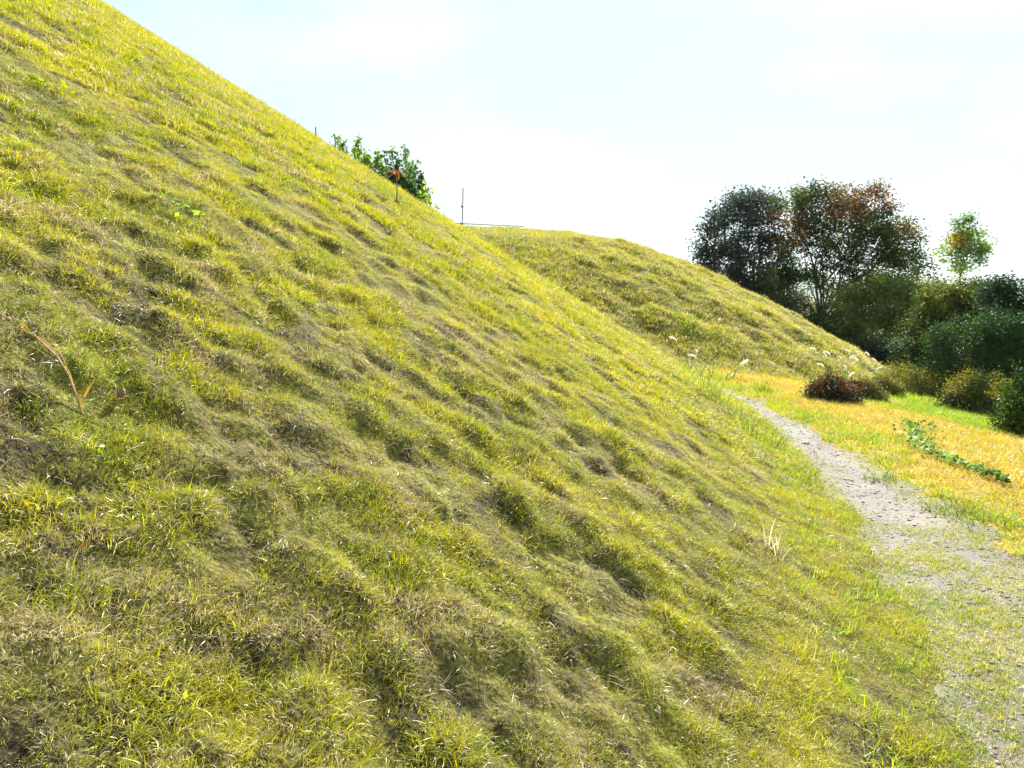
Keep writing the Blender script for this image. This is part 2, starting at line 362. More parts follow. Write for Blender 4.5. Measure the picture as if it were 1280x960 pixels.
# the big mound: fine turf near, broader tufts further off
nx, ny, ns_, ni = [], [], [], []
for (r0, r1, den, s0) in [(1.0, 3.6, 3200, .68), (3.6, 6.5, 2300, .80), (6.5, 11, 1300, 1.05), (11, 20, 700, 1.3)]:
    n = int(den*math.radians(92)*(r1*r1-r0*r0)/2)
    x, y = polar(n, r0, r1); on, h1, h2, g = masks(x, y)
    pit = fbm(x, y, .26, 3, 23)+.45*fbm(x, y, .17, 2, 91)
    keep = h1 & (rng.uniform(0, 1, n) > np.clip((pit-.2)*2.4, 0, .65)*np.clip((7.5-np.hypot(x, y))/4, .25, 1))
    # nothing is seen of the far side
    x, y = x[keep], y[keep]; nx.append(x); ny.append(y)
    tall = np.clip(1+.25*fbm(x, y, .9, 2, 61)+.9*fbm(x, y, .2, 2, 67)-.7*np.clip(pit[keep], 0, 1), .4, 1.9)
    ns_.append(s0*tall*rng.uniform(.75, 1.25, len(x))); ni.append(rng.randint(0, NT, len(x)) + (0 if r0 < 6 else NT))
turf = [clump('t', 20, .05, .060, .0026, 3, 1.3, .65, TURF, s) for s in range(NT)] + [clump('t', 15, .06, .055, .0042, 3, 1.2, .6, TURF, 50+s) for s in range(NT)]
scatter('turf_grass', np.concatenate(nx), np.concatenate(ny), np.concatenate(ns_), np.concatenate(ni), turf, label='dense yellow green turf with dry patches covering the big near mound', up=.35)
# matted dead thatch between the tufts
nx, ny, ns_ = [], [], []
for (r0, r1, den, s0) in [(1.0, 3.6, 650, .9), (3.6, 6.5, 420, 1.1), (6.5, 11, 220, 1.4), (11, 20, 110, 1.8)]:
    n = int(den*math.radians(92)*(r1*r1-r0*r0)/2); x, y = polar(n, r0, r1); on, h1, h2, g = masks(x, y)
    pit = fbm(x, y, .26, 3, 23)+.45*fbm(x, y, .17, 2, 91); dryp = fbm(x, y, 1.6, 3, 71)
    keep = h1 & (rng.uniform(0, 1, n) < np.clip(.12+np.maximum(pit*1.3, dryp*1.1), .08, .65)*np.clip((7-np.hypot(x, y))/4, .08, 1)*np.clip(1.25-x*.35, .5, 1.4)); x, y = x[keep], y[keep]
    nx.append(x); ny.append(y); ns_.append(s0*rng.uniform(.7, 1.3, len(x)))
x, y, s = map(np.concatenate, (nx, ny, ns_))
THATCH = grass_mat('thatch_blades', [(0, (.12, .08, .05)), (.4, (.24, .18, .09)), (.75, (.42, .35, .18)), (1, (.5, .45, .25))], [(0, (.10, .065, .04)), (.5, (.38, .30, .17)), (1, (.58, .52, .38))], (.3, .7), .7, .25)
th_ = [clump('t', 16, .05, .055, .0032, 3, .9, 1.15, THATCH, 200+q) for q in range(NT)]
scatter('dry_thatch', x, y, s, rng.randint(0, NT, len(x)), th_, label='matted straw coloured dead grass in the hollows of the near mound', up=.1)
# the far mound
n = 130000; x, y = polar(n, 14, 40, -12, 32); on, h1, h2, g = masks(x, y)
keep = h2 & (rng.uniform(0, 1, n) > .3*np.clip(fbm(x, y, .8, 3, 23)*3, 0, 1)); x, y = x[keep], y[keep]
turf2 = [clump('t', 16, .09, .10, .008, 3, 1.3, .6, TURF, 80+s) for s in range(NT)]
scatter('rough_grass', x, y, rng.uniform(.8, 1.5, len(x))*(1+.6*fbm(x, y, 1.2, 2, 5)), rng.randint(0, NT, len(x)), turf2, label='rough tufted grass on the far flat topped mound', up=.4)
# the golden slope right of the path
nx, ny, ns_ = [], [], []
for (r0, r1, den, s0) in [(2.0, 8, 420, .9), (8, 16, 260, 1.1), (16, 34, 90, 1.6)]:
    n = int(den*math.radians(60)*(r1*r1-r0*r0)/2); x, y = polar(n, r0, r1, -4, 56); on, h1, h2, g = masks(x, y)
    x, y = x[g], y[g]; nx.append(x); ny.append(y); ns_.append(s0*rng.uniform(.7, 1.3, len(x)))
x, y, s = map(np.concatenate, (nx, ny, ns_))
l, r = path_lr(y); verge = .75*np.clip(1-(x-r-.25-fbm(x, y, .8, 2, 8)*.5)/.35, 0, 1)
shade = np.clip((x-6.1-.05*(y-12)+1.2*fbm(x, y, 1.5, 2, 9))/.7, 0, 1)*(y > 8)
lush = rng.uniform(0, 1, len(x)) < np.maximum(verge*.85, shade)
gold = [clump('t', 18, .055, .085, .0042, 3, 1.2, .55, GOLD, 120+q) for q in range(NT)]
scatter('golden_grass', x[~lush], y[~lush], s[~lush], rng.randint(0, NT, (~lush).sum()), gold, label='golden autumn grass on the slope right of the path', up=.5)
lv = [clump('t', 16, .05, .10, .0045, 3, 1.1, .5, LUSH, 150+q) for q in range(NT)]
lx, ly, lsx = [x[lush]], [y[lush]], [s[lush]]
# verge left of the path and sparse grass on the trodden path
n = 300000; vx, vy = polar(n, 1.2, 17, 5, 52); on, h1, h2, g = masks(vx, vy); l, r = path_lr(vy)
kl = h1 & (vx > l-.55) & (rng.uniform(0, 1, n) < .05)
wear = np.clip(.5-np.abs((vx-(l+r)/2)/(r-l)-.05), 0, 1)
pr = np.clip(1.6*np.clip((5.2-vy)/2.4, 0, 1)+1.6*fbm(vx, vy, .5, 3, 33)*np.clip((8-vy)/4, .25, 1), 0, .95)*(1-wear*.5*np.clip((vy-3.4)/2.5, 0, 1))
edge_ = np.clip(1-np.minimum(vx-l, r-vx)/.18, 0, 1)*.5
kp = on & (rng.uniform(0, 1, n) < np.maximum(pr, edge_*.8))
k2 = kp & (rng.uniform(0, 1, n) < .18); kp = kp & ~k2; scatter('trodden_grass', vx[kp], vy[kp], rng.uniform(.5, 1.0, kp.sum()), rng.randint(0, NT, kp.sum()), [clump('t', 15, .05, .045, .0040, 3, .6, .6, GOLDT, 250+q) for q in range(NT)], label='short yellow green grass growing through the near end of the path', up=.5)
lx += [vx[kl], vx[k2]]; ly += [vy[kl], vy[k2]]; lsx += [rng.uniform(.6, 1.1, kl.sum()), rng.uniform(.25, .55, k2.sum())]
x, y, s = map(np.concatenate, (lx, ly, lsx))
scatter('verge_grass', x, y, s, rng.randint(0, NT, len(x)), lv, label='bright green grass growing along and over the path edges', up=.6)
# loose gravel
def pebble(seed, mat):
    rg = np.random.RandomState(seed); f = (1+5**.5)/2
    P = np.array([(-1, f, 0), (1, f, 0), (-1, -f, 0), (1, -f, 0), (0, -1, f), (0, 1, f), (0, -1, -f), (0, 1, -f), (f, 0, -1), (f, 0, 1), (-f, 0, -1), (-f, 0, 1)])/1.9
    P = P*rg.uniform(.7, 1.25, (12, 1))*np.array([1, .8, .5])*.01
    T = [(0, 11, 5), (0, 5, 1), (0, 1, 7), (0, 7, 10), (0, 10, 11), (1, 5, 9), (5, 11, 4), (11, 10, 2), (10, 7, 6), (7, 1, 8), (3, 9, 4), (3, 4, 2), (3, 2, 6), (3, 6, 8), (3, 8, 9), (4, 9, 5), (2, 4, 11), (6, 2, 10), (8, 6, 7), (9, 8, 1)]
    return mesh_np('p', P, np.array(T), mat, link=False)
m, nt = MAT('gravel_stone'); oi = N(nt, 'ShaderNodeObjectInfo'); rp = ramp(nt, [(0, (.09, .08, .07)), (.5, (.15, .138, .125)), (.85, (.2, .185, .165)), (1, (.5, .48, .45))]); p = N(nt, 'ShaderNodeBsdfPrincipled'); o_ = N(nt, 'ShaderNodeOutputMaterial')
nt.links.new(oi.outputs['Random'], rp.inputs[0]); nt.links.new(rp.outputs[0], p.inputs['Base Color']); p.inputs['Roughness'].default_value = .8; nt.links.new(p.outputs[0], o_.inputs[0])
n = 90000; x, y = polar(n, 1.6, 17, 5, 52); on, h1, h2, g = masks(x, y); x, y = x[on], y[on]
scatter('gravel', x, y, rng.lognormal(-.35, .45, len(x)), rng.randint(0, 5, len(x)), [pebble(q, m) for q in range(5)], label='loose grey gravel lying on the path', cat='gravel', up=0)
# ---------------------------------------------------------------- trees and shrubs
BARK = plain_mat('bark', (.05, .04, .035), (.13, .11, .09), 14, .9, .5)
STEM = plain_mat('green_stem', (.10, .12, .04), (.18, .18, .07), 20, .8, .2)
LEAF = col_mat('leaf_blades', .42, .02)
def tube(paths, sides=6):
    """paths: list of (points, radii) -> V, F"""
    V = []; F = []
    for P, Rr in paths:
        P = [np.array(p, float) for p in P]; b0 = len(V)
        for i, (p, r) in enumerate(zip(P, Rr)):
            d = P[min(i+1, len(P)-1)]-P[max(i-1, 0)]; d /= (np.linalg.norm(d)+1e-9)
            u = np.cross(d, (0.3, 1, .2)); u /= (np.linalg.norm(u)+1e-9); v = np.cross(d, u)
            for k in range(sides):
                t = 2*math.pi*k/sides; V.append(p+(u*math.cos(t)+v*math.sin(t))*r)
        for i in range(len(P)-1):
            for k in range(sides): F.append((b0+i*sides+k, b0+i*sides+(k+1) % sides, b0+(i+1)*sides+(k+1) % sides, b0+(i+1)*sides+k))
    return np.array(V), np.array(F)
def leaf_mesh(C, size, cols, flat=.5, aspect=2.0):
    """bent kite shaped leaves at the points C"""
    n = len(C); d = rng.normal(0, 1, (n, 3)); d[:, 2] = d[:, 2]*flat-.25; d /= np.linalg.norm(d, axis=1)[:, None]
    q = rng.normal(0, 1, (n, 3)); q[:, 2] += .9; s = np.cross(d, q); s /= (np.linalg.norm(s, axis=1)[:, None]+1e-9); u = np.cross(s, d)
    L = (size*rng.uniform(.6, 1.3, n))[:, None]; W = L/aspect
    V = np.stack([C-d*L*.5, C-d*L*.08+s*W*.5+u*W*.12, C+d*L*.5, C-d*L*.08-s*W*.5+u*W*.12], 1).reshape(-1, 3)
    F = np.arange(4*n).reshape(n, 4)
    # two triangles folded along the midrib
    T = np.concatenate([F[:, [0, 1, 2]], F[:, [0, 2, 3]]])
    return V, T, np.repeat(cols, 4, 0)
def palette(C, pal, sc=1.2, seed=0):
    pal = np.array(pal); n = len(C)
    v = .5+.75*fbm(C[:, 0]+C[:, 2]*.7, C[:, 1]-C[:, 2]*.9, sc, 2, seed)+rng.normal(0, .13, n)
    t = np.clip(v, 0, .999)*(len(pal)-1); i = t.astype(int); f = (t-i)[:, None]
    return (pal[i]*(1-f)+pal[i+1]*f)*rng.uniform(.75, 1.25, (n, 1))
def tree(name, label, cat, px, d, blobs, nclus, nleaf, lsize, pal, trunk_r=.12, spread=.33, hot=None, hotpal=None, group=None, crown='crown', split=None, base_px=None, lean=0, seed=1, trans=None):
    x0 = column(base_px or px, d); z0 = hz(x0, d)-.05
    B = []
    for (cx_, cy_, rx, ry) in blobs:
        k = d/F1280; B.append((column(cx_, d), d+rng.uniform(-.3, .3)*rx*k, zof(cy_, d), rx*k, rx*k*.9, ry*k))
    B = np.array(B); w_ = B[:, 3]*B[:, 4]*B[:, 5]; w_ = w_**.75; w_ /= w_.sum()
    pick = rng.choice(len(B), nclus, p=w_); u = rng.normal(0, 1, (nclus, 3)); u /= np.linalg.norm(u, axis=1)[:, None]; u *= rng.uniform(.25, 1, (nclus, 1))**.45
    C = B[pick, :3]+u*B[pick, 3:]
    C[:, 2] = np.maximum(C[:, 2], height(C[:, 0], C[:, 1])+.15)
    root = np.array([x0, d, z0]); fork_z = split if split is not None else z0+(B[:, 2].mean()-z0)*.5
    cxm = B[:, :3].mean(0); fork = np.array([x0+(cxm[0]-x0)*.2+lean, d, fork_z])
    nodes = [root, root*.5+fork*.5+np.array([.03, 0, 0]), fork]; par = [-1, 0, 1]
    for b_ in B:                                    # main limbs fan out from the fork
        prev = 2; tgt = b_[:3]*.8+fork*.2; nn = 5; L_ = np.linalg.norm(tgt-fork)
        for s in range(1, nn+1):
            f = s/nn; q = fork+(tgt-fork)*f+np.array([0, 0, -.10*L_*math.sin(math.pi*f)])*(1 if tgt[2]-fork[2] > .4*L_ else -1)*-1+rng.normal(0, .025, 3)*L_
            nodes.append(q); par.append(prev); prev = len(nodes)-1
    order = np.argsort(np.linalg.norm(C-fork, axis=1))
    for i in order:
        c = C[i]; A = np.array(nodes[2:]); dd = np.linalg.norm(A-c, axis=1); df = np.linalg.norm(A-fork, axis=1); cf = np.linalg.norm(c-fork)
        cost = dd+.35*df+np.where(df > cf, 5, 0)*1.0+np.where(A[:, 2] > c[2]+.3, 1.0, 0)
        j = 2+int(np.argmin(cost)); p = nodes[j]; L_ = np.linalg.norm(c-p)
        prev = j; ns = max(1, int(L_/.55))
        for s in range(1, ns+1):
            q = p+(c-p)*s/ns
            if s < ns: q = q+rng.normal(0, .05, 3)*L_*.35+np.array([0, 0, .10*L_*math.sin(math.pi*s/ns)])
            nodes.append(q); par.append(prev); prev = len(nodes)-1
    cnt = np.zeros(len(nodes))
    hasch = set(par)
    for i in range(len(nodes)):
        if i not in hasch:
            j = i
            while j >= 0: cnt[j] += 1; j = par[j]
    tot = cnt[0]; rad = np.maximum(trunk_r*(cnt/tot)**.5, .006)
    paths = [([nodes[par[i]], nodes[i]], [rad[par[i]] if rad[par[i]] < rad[i]*1.6 else rad[i]*1.25, rad[i]]) for i in range(1, len(nodes))]
    r = empty(name, tuple(root)); tag(r, label, cat, group)
    rt = tuple(root)
    V, F = tube(paths, 5); V = V-root
    mesh_np('trunk', V, F, BARK, r, smooth=True)
    cen = np.array([nodes[i] for i in range(3+5*len(B), len(nodes)) if cnt[i] <= max(2, tot*.03)]) if len(nodes) > 3 else C
    k = rng.randint(0, len(cen), nleaf); P = cen[k]+np.clip(rng.normal(0, 1, (nleaf, 3)), -1.5, 1.5)*np.array([spread, spread, spread*.75])*rng.uniform(.4, 1.15, (nleaf, 1))
    P = P[P[:, 2] > height(P[:, 0], P[:, 1])+.02]
    cols = palette(P, pal, 1.1, seed)
    if hot:
        hp = palette(P, hotpal, .8, seed+5); w = np.zeros(len(P)); kk = d/F1280
        for (hx, hy, hr) in hot:
            w = np.maximum(w, 1-np.hypot((P[:, 0]-column(hx, d))/(hr*kk), (P[:, 2]-zof(hy, d))/(hr*kk))**2)
        w = np.clip(w*1.6+rng.normal(0, .3, len(P)), 0, 1)[:, None]; w = (w > .5)*1.0*np.clip(w+.3, 0, 1); cols = cols*(1-w)+hp*w
    V, F, c = leaf_mesh(P, lsize, cols); mesh_np(crown, V-root, F, LEAF, r, cols=c)
    return r
BLUEG = [(.02, .035, .035), (.03, .055, .04), (.05, .07, .05), (.08, .07, .07)]
DARKG = [(.015, .035, .01), (.03, .065, .015), (.06, .10, .02), (.11, .14, .035)]
MIDG = [(.03, .06, .02), (.07, .12, .025), (.12, .18, .035), (.20, .22, .04)]
YELG = [(.08, .12, .02), (.16, .20, .03), (.28, .28, .04), (.38, .30, .05)]
ORNG = [(.05, .06, .02), (.11, .075, .025), (.20, .11, .035), (.12, .06, .03)]
tree('broadleaf_tree', 'dark bluish green broadleaf tree, leftmost behind the far mound', 'tree', 925, 38,
     [(925, 285, 44, 42), (893, 300, 24, 30), (945, 330, 42, 50), (905, 335, 34, 30), (950, 262, 26, 26), (960, 385, 44, 40), (925, 250, 18, 18), (915, 370, 30, 26), (878, 305, 12, 26)], 300, 30000, .15, BLUEG, .13, .36, hot=[(958, 275, 16)], hotpal=[(.12, .06, .05), (.2, .1, .08)], base_px=955, seed=2)
tree('autumn_tree', 'wide spreading tree turning orange at the top with open branches', 'tree', 1022, 36,
     [(985, 268, 32, 30), (1035, 256, 55, 26), (1085, 255, 26, 26), (1005, 305, 44, 40), (1080, 295, 48, 38), (1125, 305, 34, 32), (1128, 345, 36, 36), (1085, 345, 40, 30), (1045, 380, 34, 30), (975, 345, 26, 46), (1000, 360, 34, 30), (1050, 300, 60, 40), (975, 400, 34, 30), (1040, 345, 30, 24), (1100, 270, 20, 24), (985, 235, 12, 14)], 460, 40000, .14, DARKG, .15, .34,
     hot=[(982, 290, 32), (1045, 248, 38), (1088, 245, 26), (962, 310, 18), (1120, 290, 18)], hotpal=ORNG, base_px=1022, split=zof(405, 36), seed=3)
tree('broadleaf_shrub', 'tall leafy green shrub under the right side of the autumn tree', 'shrub', 1080, 31,
     [(1075, 395, 38, 34), (1110, 380, 42, 40), (1095, 430, 50, 34), (1145, 400, 25, 56), (1050, 430, 34, 30)], 230, 24000, .12, [(.025, .05, .015), (.05, .09, .02), (.10, .14, .03), (.2, .22, .04)], .06, .32, base_px=1085, seed=4, crown='foliage')
tree('broadleaf_shrub', 'dark glossy shrub beneath the trunk of the autumn tree', 'shrub', 1030, 32,
     [(1030, 425, 40, 26), (1000, 412, 28, 22), (970, 395, 26, 22), (1060, 440, 34, 24)], 150, 16000, .12, [(.015, .03, .012), (.03, .055, .018), (.06, .09, .03), (.12, .14, .05)], .05, .28, base_px=1030, seed=5, crown='foliage')
tree('young_tree', 'slender young tree with thin light green and yellow crown', 'tree', 1200, 34,
     [(1200, 288, 16, 22), (1210, 305, 22, 26), (1190, 312, 14, 22), (1205, 330, 18, 12), (1226, 305, 9, 16)], 70, 3600, .15, [(.10, .18, .07), (.18, .30, .10), (.30, .42, .12)], .035, .24,
     hot=[(1193, 300, 14)], hotpal=[(.35, .30, .04), (.4, .3, .05)], base_px=1197, split=zof(345, 34), seed=6)
tree('broadleaf_tree', 'bushy yellow tinged tree right below the slender young tree', 'tree', 1190, 25,
     [(1185, 395, 34, 42), (1215, 385, 28, 36), (1165, 415, 28, 40), (1200, 435, 44, 34)], 200, 22000, .10, [(.015, .035, .01), (.03, .06, .012), (.07, .10, .02), (.18, .18, .03)], .07, .25, seed=7)
tree('broadleaf_tree', 'dark blue green tree at the right edge of the photo', 'tree', 1255, 23,
     [(1255, 385, 26, 38), (1285, 390, 34, 44), (1265, 435, 40, 40), (1243, 370, 12, 20), (1300, 440, 34, 34)], 210, 22000, .095, [(.015, .035, .018), (.025, .055, .025), (.05, .08, .035)], .07, .24, seed=8)
tree('broadleaf_tree', 'mid green tree half hidden behind the yellow tinged bushy tree', 'tree', 1230, 42,
     [(1225, 375, 22, 26), (1160, 378, 28, 26), (1250, 372, 16, 20), (1190, 385, 40, 24), (1130, 385, 30, 30)], 170, 14000, .17, DARKG, .08, .36, seed=9)
tree('broadleaf_tree', 'dark tree just outside the right edge of the view', 'tree', 1370, 33,
     [(1360, 380, 50, 60), (1410, 400, 50, 60)], 120, 8000, .17, DARKG, .12, .35, seed=10)
tree('broadleaf_shrub', 'pale leaved shrub between the dark trees and the clipped bushes', 'shrub', 1148, 26,
     [(1148, 436, 26, 14), (1172, 446, 22, 12)], 80, 5000, .09, [(.02, .05, .015), (.05, .09, .03), (.14, .2, .08)], .03, .2, seed=11, crown='foliage')
tree('broadleaf_shrub', 'dark shadowed shrub filling the gap left of the right edge', 'shrub', 1225, 21,
     [(1225, 455, 40, 26), (1185, 462, 30, 22), (1275, 460, 40, 30), (1240, 480, 40, 20), (1215, 425, 50, 26), (1260, 420, 40, 30)], 260, 28000, .08, [(.01, .028, .008), (.02, .05, .012), (.05, .085, .02)], .04, .26, seed=12, crown='foliage')
tree('broadleaf_shrub', 'dark thicket right behind the pampas plumes', 'shrub', 1115, 28,
     [(1115, 445, 32, 22), (1080, 440, 24, 16), (1150, 462, 34, 16)], 130, 14000, .10, [(.012, .025, .012), (.025, .045, .018), (.06, .08, .03)], .04, .24, seed=13, crown='foliage')
def bush(name, label, cat, px, by_, pw, ph, pal, n, ls, hot=None, sink=.05, seed=0, depth=.9):
    """low dense bush of stems with a foliage shell; w_, h_ in metres"""
    hx_, d, _ = hit(px, by_); w_ = pw*d/F1280; h_ = ph*d/F1280; d += w_*.35; x0 = column(px, d, 0)
    z0 = hz(x0, d)-sink; r = empty(name, (x0, d, z0)); tag(r, label, cat)
    paths = []; tips = []
    for i in range(46):
        a = rng.uniform(0, 2*math.pi); q = math.sqrt(rng.uniform(0, 1)); e = np.array([math.cos(a)*q*w_*.48, math.sin(a)*q*w_*.48*depth, h_*(1-.5*q*q)*rng.uniform(.72, 1.08)])
        b = np.array([e[0]*.25, e[1]*.25, 0]); mm = (b+e)/2+np.array([e[0]*.1, e[1]*.1, 0]); paths.append(([b, mm, e], [.014, .009, .004])); tips.append((b, mm, e))
    V, F = tube(paths, 4); mesh_np('stem', V, F, BARK, r)
    u = rng.normal(0, 1, (n, 3)); u[:, 2] = np.abs(u[:, 2]); u /= np.linalg.norm(u, axis=1)[:, None]
    lump = 1+.30*fbm(u[:, 0]*3+px, u[:, 1]*3+u[:, 2]*2, 1.0, 3, seed)+.1*rng.normal(0, 1, n)
    rad = rng.uniform(.35, 1, (n, 1))**.35*lump[:, None]
    P = u*rad*np.array([w_/2, w_/2*depth, h_]); P[:, 2] = P[:, 2]+.04
    P[:, 2] += height(P[:, 0]*.8+x0, P[:, 1]*.8+d)-hz(x0, d)
    cols = palette(P*3, pal, .9, seed)
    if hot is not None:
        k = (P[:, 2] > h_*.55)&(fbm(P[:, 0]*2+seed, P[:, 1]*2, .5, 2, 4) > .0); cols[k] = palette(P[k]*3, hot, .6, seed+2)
    V, F, c = leaf_mesh(P, ls, cols, .8); mesh_np('foliage', V, F, LEAF, r, cols=c); return r
REDD = [(.05, .035, .015), (.10, .05, .02), (.14, .08, .025)]
BRWN = [(.02, .025, .012), (.05, .045, .018), (.08, .07, .025), (.12, .12, .03)]
bush('azalea_bush', 'reddish brown bush, leftmost of the low bushes above the path', 'bush', 1038, 503, 70, 34, BRWN, 6500, .04, REDD, seed=1)
bush('azalea_bush', 'low rust topped bush just right of the reddish brown one', 'bush', 1078, 500, 66, 27, [(.04, .06, .02), (.08, .10, .03), (.16, .16, .04)], 5500, .04, REDD, seed=2)
bush('azalea_bush', 'small green and maroon bush left of the clipped dome bush', 'bush', 1108, 496, 50, 26, [(.05, .08, .02), (.12, .16, .03), (.22, .22, .04)], 5000, .04, [(.12, .05, .02), (.2, .14, .04)], seed=3)
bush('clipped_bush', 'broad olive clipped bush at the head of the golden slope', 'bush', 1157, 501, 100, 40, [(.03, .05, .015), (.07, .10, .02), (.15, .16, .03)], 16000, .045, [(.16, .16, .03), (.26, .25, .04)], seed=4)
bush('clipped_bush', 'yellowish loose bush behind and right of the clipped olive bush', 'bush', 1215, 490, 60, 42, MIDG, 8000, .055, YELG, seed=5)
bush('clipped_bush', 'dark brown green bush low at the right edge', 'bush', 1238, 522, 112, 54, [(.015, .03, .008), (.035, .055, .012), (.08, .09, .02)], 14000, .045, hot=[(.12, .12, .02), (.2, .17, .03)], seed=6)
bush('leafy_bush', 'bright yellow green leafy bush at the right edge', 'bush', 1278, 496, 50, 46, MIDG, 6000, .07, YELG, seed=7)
bush('clipped_bush', 'dark hedge bush continuing past the right edge', 'bush', 1305, 552, 110, 96, [(.012, .03, .008), (.03, .06, .012), (.07, .12, .02)], 14000, .05, seed=8)
# ---- leafy shoots behind the shoulder of the near mound
def shoots(label, d, tips, basepx, pal, ls, per=26, name='leafy_shrub', back=.0, rr_=.012, group=None):
    xb = column(basepx, d, 3.5); zb = hz(xb, d)-.05; r = empty(name, (xb, d, zb)); tag(r, label, 'shrub', group)
    paths = []; P = []
    for (tx, ty) in tips:
        t = np.array([column(tx, d, 4), d+rng.uniform(-.35, .35), zof(ty, d)]); b = np.array([xb+(t[0]-xb)*.75, t[1], 0]); b[2] = hz(b[0], b[1])-.03
        m_ = (b+t)/2+np.array([rng.uniform(-.06, .06), 0, 0]); paths.append(([np.array([xb, d, zb]), b, m_, t], [rr_, rr_, rr_*.7, .004]))
        for k in range(per):
            f = rng.uniform(.08, 1.0)**.8; q = b*(1-f)**2+2*m_*f*(1-f)+t*f*f; P.append(q+rng.normal(0, .07, 3)*(1.25-.7*f))
    V, F = tube(paths, 5); o = np.array([xb, d, zb]); mesh_np('stem', V-o, F, STEM, r)
    P = np.array(P); V, F, c = leaf_mesh(P, ls, palette(P, pal, .5, 3), .8, 1.5); mesh_np('leaves', V-o, F, LEAF, r, cols=c); return r
LG = [(.06, .12, .02), (.14, .22, .035), (.34, .42, .08)]
shoots('loose light green leafy shrub on the shoulder of the near mound, highest part', 15.8, [(421, 172), (432, 180), (445, 184), (452, 176), (462, 198), (472, 188), (440, 200), (455, 205), (466, 215), (480, 212), (474, 200), (458, 192)], 450, LG, .075, 100)
shoots('dense dark green leafy shrub beside the light green one on the mound shoulder', 16.2, [(478, 186), (490, 184), (496, 198), (505, 190), (509, 184), (514, 205), (518, 200), (523, 214), (500, 215), (488, 212), (508, 222), (516, 228), (526, 228), (533, 240), (520, 240)], 502, [(.03, .07, .03), (.06, .13, .04), (.14, .24, .06)], .085, 120)
shoots('small sparse leafy sprig right of the dark shrub on the mound shoulder', 15.4, [(534, 228), (538, 240), (545, 254), (530, 236)], 533, LG, .085, 18)
# ---- dead drooping weed
def dead_weed():
    x, y, z = hit(496, 258); r = empty('dead_weed', (x, y, z-.02)); tag(r, 'small withered brown weed with drooping leaves on the mound edge', 'weed')
    h = .38; paths = [([(0, 0, 0), (.005, 0, h*.5), (.0, .0, h)], [.008, .007, .005])]; V, F = tube(paths, 5); mesh_np('stem', V, F, BARK, r)
    Vs = []; Fs = []; cs = []
    for k in range(9):
        a = rng.uniform(0, 6.28); L_ = rng.uniform(.10, .19); d = np.array([math.cos(a), math.sin(a), 0]); s = np.array([-d[1], d[0], 0])*.022; b = len(Vs)
        p = [np.array([0, 0, h-.02*k/3]), np.array([0, 0, h+.03])+d*L_*.5, np.array([0, 0, h-.04*rng.uniform(0, 2)])+d*L_]
        Vs += [p[0], p[1]-s, p[1]+s, p[2]]; Fs += [(b, b+1, b+2), (b+1, b+3, b+2)]; cs += [np.array([.16, .07, .03])*rng.uniform(.6, 1.6)]*4
    for k in range(6):
        a = k+.3; d = np.array([math.cos(a), math.sin(a), 0]); s = np.array([-d[1], d[0], 0])*.012; b = len(Vs)
        Vs += [np.array([0, 0, .05]), d*.04-s+np.array([0, 0, .08]), d*.04+s+np.array([0, 0, .08]), d*.09+np.array([0, 0, .05])]; Fs += [(b, b+1, b+2), (b+1, b+3, b+2)]; cs += [np.array([.10, .05, .025])]*4
    mesh_np('leaves', np.array(Vs), np.array(Fs), LEAF, r, cols=np.array(cs))
dead_weed()
# ---------------------------------------------------------------- small made things on the skyline
METAL = plain_mat('dull_metal', (.22, .24, .26), (.38, .40, .42), 60, .5, .1, .6)
WOOD = plain_mat('weathered_wood', (.14, .12, .10), (.26, .23, .19), 30, .9, .3)
def rail():
    d = 27.0; x = column(578, d, 3.9); z = hz(x, d)-.05; r = empty('pipe_railing', (x, d, z)); tag(r, 'thin upright metal pipe with horizontal pipe rail on the far mound skyline', 'railing')
    o = np.array([x, d, z])
    zr = zof(279.5, d); top = zof(235, d)
    V, F = tube([([(x, d, z), (x+.01, d, (z+top)/2), (x+.03, d, top)], [.020, .020, .018])], 8); mesh_np('pole', V-o, F, METAL, r, smooth=True)
    xa, xb = column(552, d, 3.9), column(655, d, 3.9)
    V, F = tube([([(xa, d-.045, zof(278.5, d)), (x, d-.045, zr), (xb, d-.045, zof(283, d))], [.018]*3)], 8); mesh_np('rail', V-o, F, METAL, r, smooth=True)
    for (zz, s) in ((zr, 1.0), (zof(258, d), .7)):
        V, F = tube([([(x-.07*s, d-.02, zz), (x-.065*s, d-.02, zz), (x+.065*s, d-.02, zz), (x+.07*s, d-.02, zz)], [.001, .042*s, .042*s, .001]), ([(x, d-.02, zz-.06*s), (x, d-.02, zz-.055*s), (x, d-.02, zz+.055*s), (x, d-.02, zz+.06*s)], [.001, .034, .034, .001])], 8); mesh_np('coupler', V-o, F, METAL, r)
    for px_ in (567, 646):
        xx = column(px_, d, 3.9); zg = hz(xx, d)-.05; V, F = tube([([(xx, d-.045, zg), (xx, d-.045, zr-.02)], [.012, .012])], 6); mesh_np('support_post', V-o, F, METAL, r)
rail()
for (px_, py_, hh, lb) in ((395, 187, .16, 'short thin stake on the near mound skyline, the higher of two'), (419, 202, .2, 'thin stake beside the light green shrub on the mound skyline')):
    x = column(px_, 13.6, 4); z = hz(x, 13.6); 
    V, F = tube([([(0, 0, -.05), (0, 0, .03), (.004, 0, hh+.05), (.004, 0, hh+.06)], [.012, .012, .011, .004])], 7)
    s = mesh_np('stake', V, F, WOOD); s.location = (x, 13.6, z); tag(s, lb, 'stake', 'stakes on the near mound skyline')
